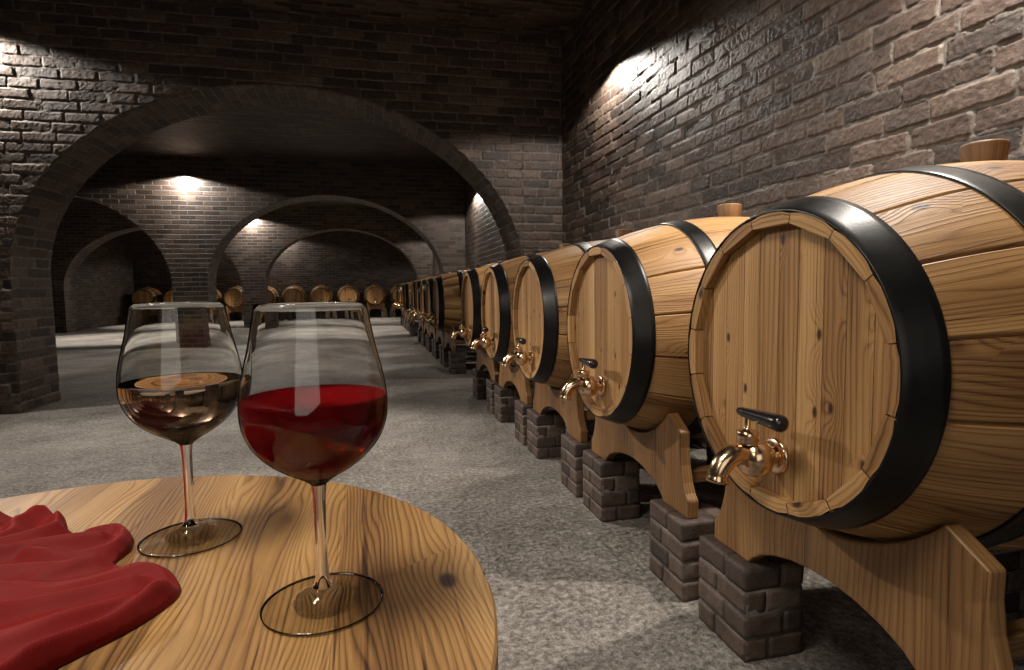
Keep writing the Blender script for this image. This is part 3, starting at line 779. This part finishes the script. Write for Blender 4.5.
# ------------------------------------------------------------------ red silk cloth
OUTL = catmull([(p[0], p[1], 0) for p in [(-.60, .66), (-.52, .745), (-.42, .748), (-.36, .735), (-.322, .705), (-.300, .662), (-.268, .676), (-.245, .662), (-.233, .625), (-.236, .592), (-.215, .580),
        (-.188, .566), (-.168, .543), (-.160, .512), (-.178, .472), (-.209, .436), (-.236, .398), (-.27, .34), (-.36, .27), (-.48, .26), (-.58, .36), (-.62, .50), (-.60, .66)]], 5)
poly = np.array([(p.x, p.y) for p in OUTL])
def seg_dist(X, Y, P):
    d = np.full(X.shape, 9.); 
    for (ax, ay), (bx, by) in zip(P[:-1], P[1:]):
        vx, vy = bx - ax, by - ay; t = np.clip(((X - ax) * vx + (Y - ay) * vy) / (vx * vx + vy * vy + 1e-12), 0, 1)
        d = np.minimum(d, np.hypot(X - ax - t * vx, Y - ay - t * vy))
    return d
def inside(X, Y, P):
    r = np.zeros(X.shape, bool)
    for (ax, ay), (bx, by) in zip(P, np.roll(P, -1, 0)):
        c = (ay > Y) != (by > Y); xx = (bx - ax) * (Y - ay) / (by - ay + 1e-12) + ax; r ^= c & (X < xx)
    return r
st = .0021
gx = np.arange(-.66, -.14, st); gy = np.arange(.24, .78, st); GX, GY = np.meshgrid(gx, gy)
ins = inside(GX, GY, poly) & (np.hypot(GX - TC[0], GY - TC[1]) < TR - .012)
dE = np.minimum(seg_dist(GX, GY, poly), np.maximum(TR - .012 - np.hypot(GX - TC[0], GY - TC[1]), 0))
wx = GX + (fbm(GX * 9, GY * 9, 2, 3) - .5) * .03; wy = GY + (fbm(GX * 9 + 7, GY * 9, 2, 4) - .5) * .03
H = np.full(GX.shape, .005)
def sp(P): return np.array([(p.x, p.y) for p in catmull([(a, b, 0) for a, b in P], 6)])
for P, amp, w, flat in [
    ([(-.172, .512), (-.188, .474), (-.214, .440), (-.243, .398), (-.28, .345)], .017, .0085, 1),
    ([(-.176, .548), (-.215, .548), (-.262, .528), (-.315, .532), (-.38, .50), (-.46, .45)], .012, .016, 1),
    ([(-.200, .505), (-.250, .480), (-.31, .43), (-.37, .35)], .005, .022, 1),
    ([(-.205, .530), (-.26, .508), (-.34, .47), (-.46, .40)], .014, .010, 1),
    ([(-.195, .498), (-.245, .468), (-.30, .44), (-.40, .36)], .011, .009, 1),
    ([(-.25, .575), (-.31, .572), (-.38, .55), (-.46, .52)], .015, .012, 1),
    ([(-.285, .655), (-.262, .661), (-.246, .640), (-.247, .608), (-.272, .598), (-.31, .612)], .014, .011, 1),
    ([(-.262, .628), (-.300, .630), (-.340, .61)], .018, .010, 1),
    ([(-.322, .690), (-.312, .660), (-.325, .635), (-.36, .612), (-.41, .60)], .024, .017, 1),
    ([(-.352, .716), (-.362, .680), (-.352, .648), (-.385, .610), (-.44, .56)], .023, .015, 1),
    ([(-.42, .735), (-.40, .69), (-.42, .64), (-.48, .60)], .026, .018, 1),
    ([(-.50, .72), (-.47, .67), (-.50, .60), (-.56, .55)], .026, .022, 1)]:
    d = seg_dist(wx, wy, sp(P)); H = np.maximum(H, amp * np.exp(-(d / w) ** 1.35 * .9) + .004) if flat else H
H += (fbm(GX * 22, GY * 22, 2, 8) - .5) * .005
rd = 1 - np.abs(2 * fbm(wx * 7 + GY * 5, wy * 26 - GX * 9, 2, 31) - 1); H += (rd ** 3) * .006 * np.clip(H / .012, 0, 1) - .003
# soften
for _ in range(3): H[1:-1, 1:-1] = (H[1:-1, 1:-1] * 2 + H[:-2, 1:-1] + H[2:, 1:-1] + H[1:-1, :-2] + H[1:-1, 2:]) / 6
H = H * np.clip((dE + .0006) / .009, 0, 1) ** .6
from mathutils.geometry import delaunay_2d_cdt
segl = np.concatenate([[0], np.cumsum(np.hypot(*np.diff(poly, axis=0).T))]); nb_ = int(segl[-1] / st)
tt = np.linspace(0, segl[-1], nb_, endpoint=False); bxy = np.stack([np.interp(tt, segl, poly[:, 0]), np.interp(tt, segl, poly[:, 1])], 1)
dc = np.hypot(bxy[:, 0] - TC[0], bxy[:, 1] - TC[1]); kk = np.minimum(1, (TR - .012) / dc)
bxy = np.stack([TC[0] + (bxy[:, 0] - TC[0]) * kk, TC[1] + (bxy[:, 1] - TC[1]) * kk], 1)
keep = ins & (dE > st * .65)
pts = np.concatenate([bxy, np.stack([GX[keep], GY[keep]], 1)]); hz = np.concatenate([np.zeros(nb_), H[keep]])
vo_, eo_, fo_, ov_, oe_, of_ = delaunay_2d_cdt([Vector(p) for p in pts.tolist()], [(k, (k + 1) % nb_) for k in range(nb_)], [], 1, 1e-6)
Vt = [(v.x, v.y, (hz[o_[0]] if o_ else 0.) + .0012) for v, o_ in zip(vo_, ov_)]
F = [list(f) for f in fo_]; Uv = [[(Vt[a][0], Vt[a][1]) for a in f] for f in F]
mb = MB(); mb.add(Vt, F, Uv, 0., True)
cl = mb.build('red_cloth', M_SILK); cl.location = (0, 0, TZ)
md = cl.modifiers.new('Solidify', 'SOLIDIFY'); md.thickness = .0012; md.offset = -1
tag(cl, 'crumpled red silk cloth lying on the left of the table', 'cloth')

# ------------------------------------------------------------------ lights
def spot(loc, target, energy, size, blend, rad=.03, col=(1., .93, .84)):
    l = bpy.data.lights.new('lamp_or_fill_spot', 'SPOT'); l.energy = energy; l.spot_size = math.radians(size); l.spot_blend = blend; l.shadow_soft_size = rad; l.color = col
    o = bpy.data.objects.new('lamp_or_fill_spot', l); link(o); o.location = loc
    d = Vector(target) - Vector(loc); o.rotation_euler = d.to_track_quat('-Z', 'Y').to_euler(); return o
DOWN = 162
for k, y in enumerate((1.38, 4.58, 7.8, 11.02, 14.2, 17.4, 20.6)):
    if k == 0:
        spot((XR - .36, y, 2.88), (XR - .36, y, 0), 60, DOWN, .15)
        spot((XR - .36, y, 2.88), (XR - .16, y + .10, 1.0), 270, 88, .8)
    else:
        spot((XR - .17, y, 2.86), (XR - .17, y, 0), 72, DOWN, .15)
        spot((XR - .16, y, 2.86), (XR - .10, y, 0), 50, 36, .8)
for wy_ in W_Y + [YB]:
    spot((-3.30, wy_ - .15, 3.27), (-3.30, wy_ - .15, 0), 165, DOWN, .15)
    spot((-3.30, wy_ - .17, 3.27), (-3.30, wy_ - .05, 0), 70, 60, .8)
spot((-3.1, 5.45, 3.25), (.85, 3.4, .9), 560, 47, .6, .05)  # added spot beside the pier lamp, strengthens light on the barrel heads
for y, e in ((9.5, 110), (15.9, 560), (21.8, 420)):
    for x in (-.7, -5.9):
        spot((x, y, 3.5), (x, y, 0), e * (1.6 if x < -5 and y > 12 else 1), 76, .4, .1)
spot((-1.3, 4.4, 3.5), (-1.3, 3.45, 0), 330, 80, .35, .05)  # added floor brightener; its cone edge imitates the arch wall's shade line
LZ = TOP - .06
def area(loc, target, energy, sx, sy, col=(1., .93, .84)):
    l = bpy.data.lights.new('rear_fill_area', 'AREA'); l.shape = 'RECTANGLE'; l.size = sx; l.size_y = sy; l.energy = energy; l.color = col
    o = bpy.data.objects.new('rear_fill_area', l); link(o); o.location = loc
    d = Vector(target) - Vector(loc); o.rotation_euler = d.to_track_quat('-Z', 'Y').to_euler(); return o
spot((-1.0, .4, 3.5), (0, .9, .8), 360, 92, .5, .55)  # added soft overhead fill for the table and nearest barrel head
spot((-2.2, -.8, 2.6), (.45, .9, .85), 45, 58, .6, .25)  # added weak fill from behind left, for nearest head and table
area((-.45, -3.0, 1.75), (-.1, 1.0, 1.1), 24, 2.4, 2.6)  # added unseen panel behind the camera: bands in the glasses, soft fill

w = bpy.data.worlds.new('World'); S.world = w; w.use_nodes = True
w.node_tree.nodes['Background'].inputs[0].default_value = (.9, .8, .7, 1); w.node_tree.nodes['Background'].inputs[1].default_value = .02

# ------------------------------------------------------------------ camera
yaw, pitch, roll, fpx = .2421, .0779, -.0141, 580.53
cy, sy = math.cos(yaw), math.sin(yaw)
Fw = Vector((sy, cy, 0)); Rt = Vector((cy, -sy, 0)); Up = Vector((0, 0, 1))
F2 = Fw * math.cos(pitch) - Up * math.sin(pitch); U2 = Up * math.cos(pitch) + Fw * math.sin(pitch)
R3 = Rt * math.cos(roll) + U2 * math.sin(roll); U3 = U2 * math.cos(roll) - Rt * math.sin(roll)
cam = bpy.data.cameras.new('camera'); cam.sensor_width = 36; cam.lens = fpx / 1024 * 36; cam.clip_start = .02; cam.clip_end = 100
co = bpy.data.objects.new('camera', cam); link(co)
co.matrix_world = Matrix(((R3.x, U3.x, -F2.x, 0), (R3.y, U3.y, -F2.y, 0), (R3.z, U3.z, -F2.z, CAMZ), (0, 0, 0, 1)))
S.camera = co
S.view_settings.view_transform = 'Standard'; S.view_settings.look = 'None'; S.view_settings.gamma = 1; S.view_settings.use_curve_mapping = False
S.view_settings.exposure = 0.0
S.cycles.use_denoising = True
S.cycles.max_bounces = 14; S.cycles.transmission_bounces = 14; S.cycles.transparent_max_bounces = 12; S.cycles.diffuse_bounces = 4; S.cycles.glossy_bounces = 4
S.cycles.sample_clamp_indirect = 4.0; S.cycles.blur_glossy = .5
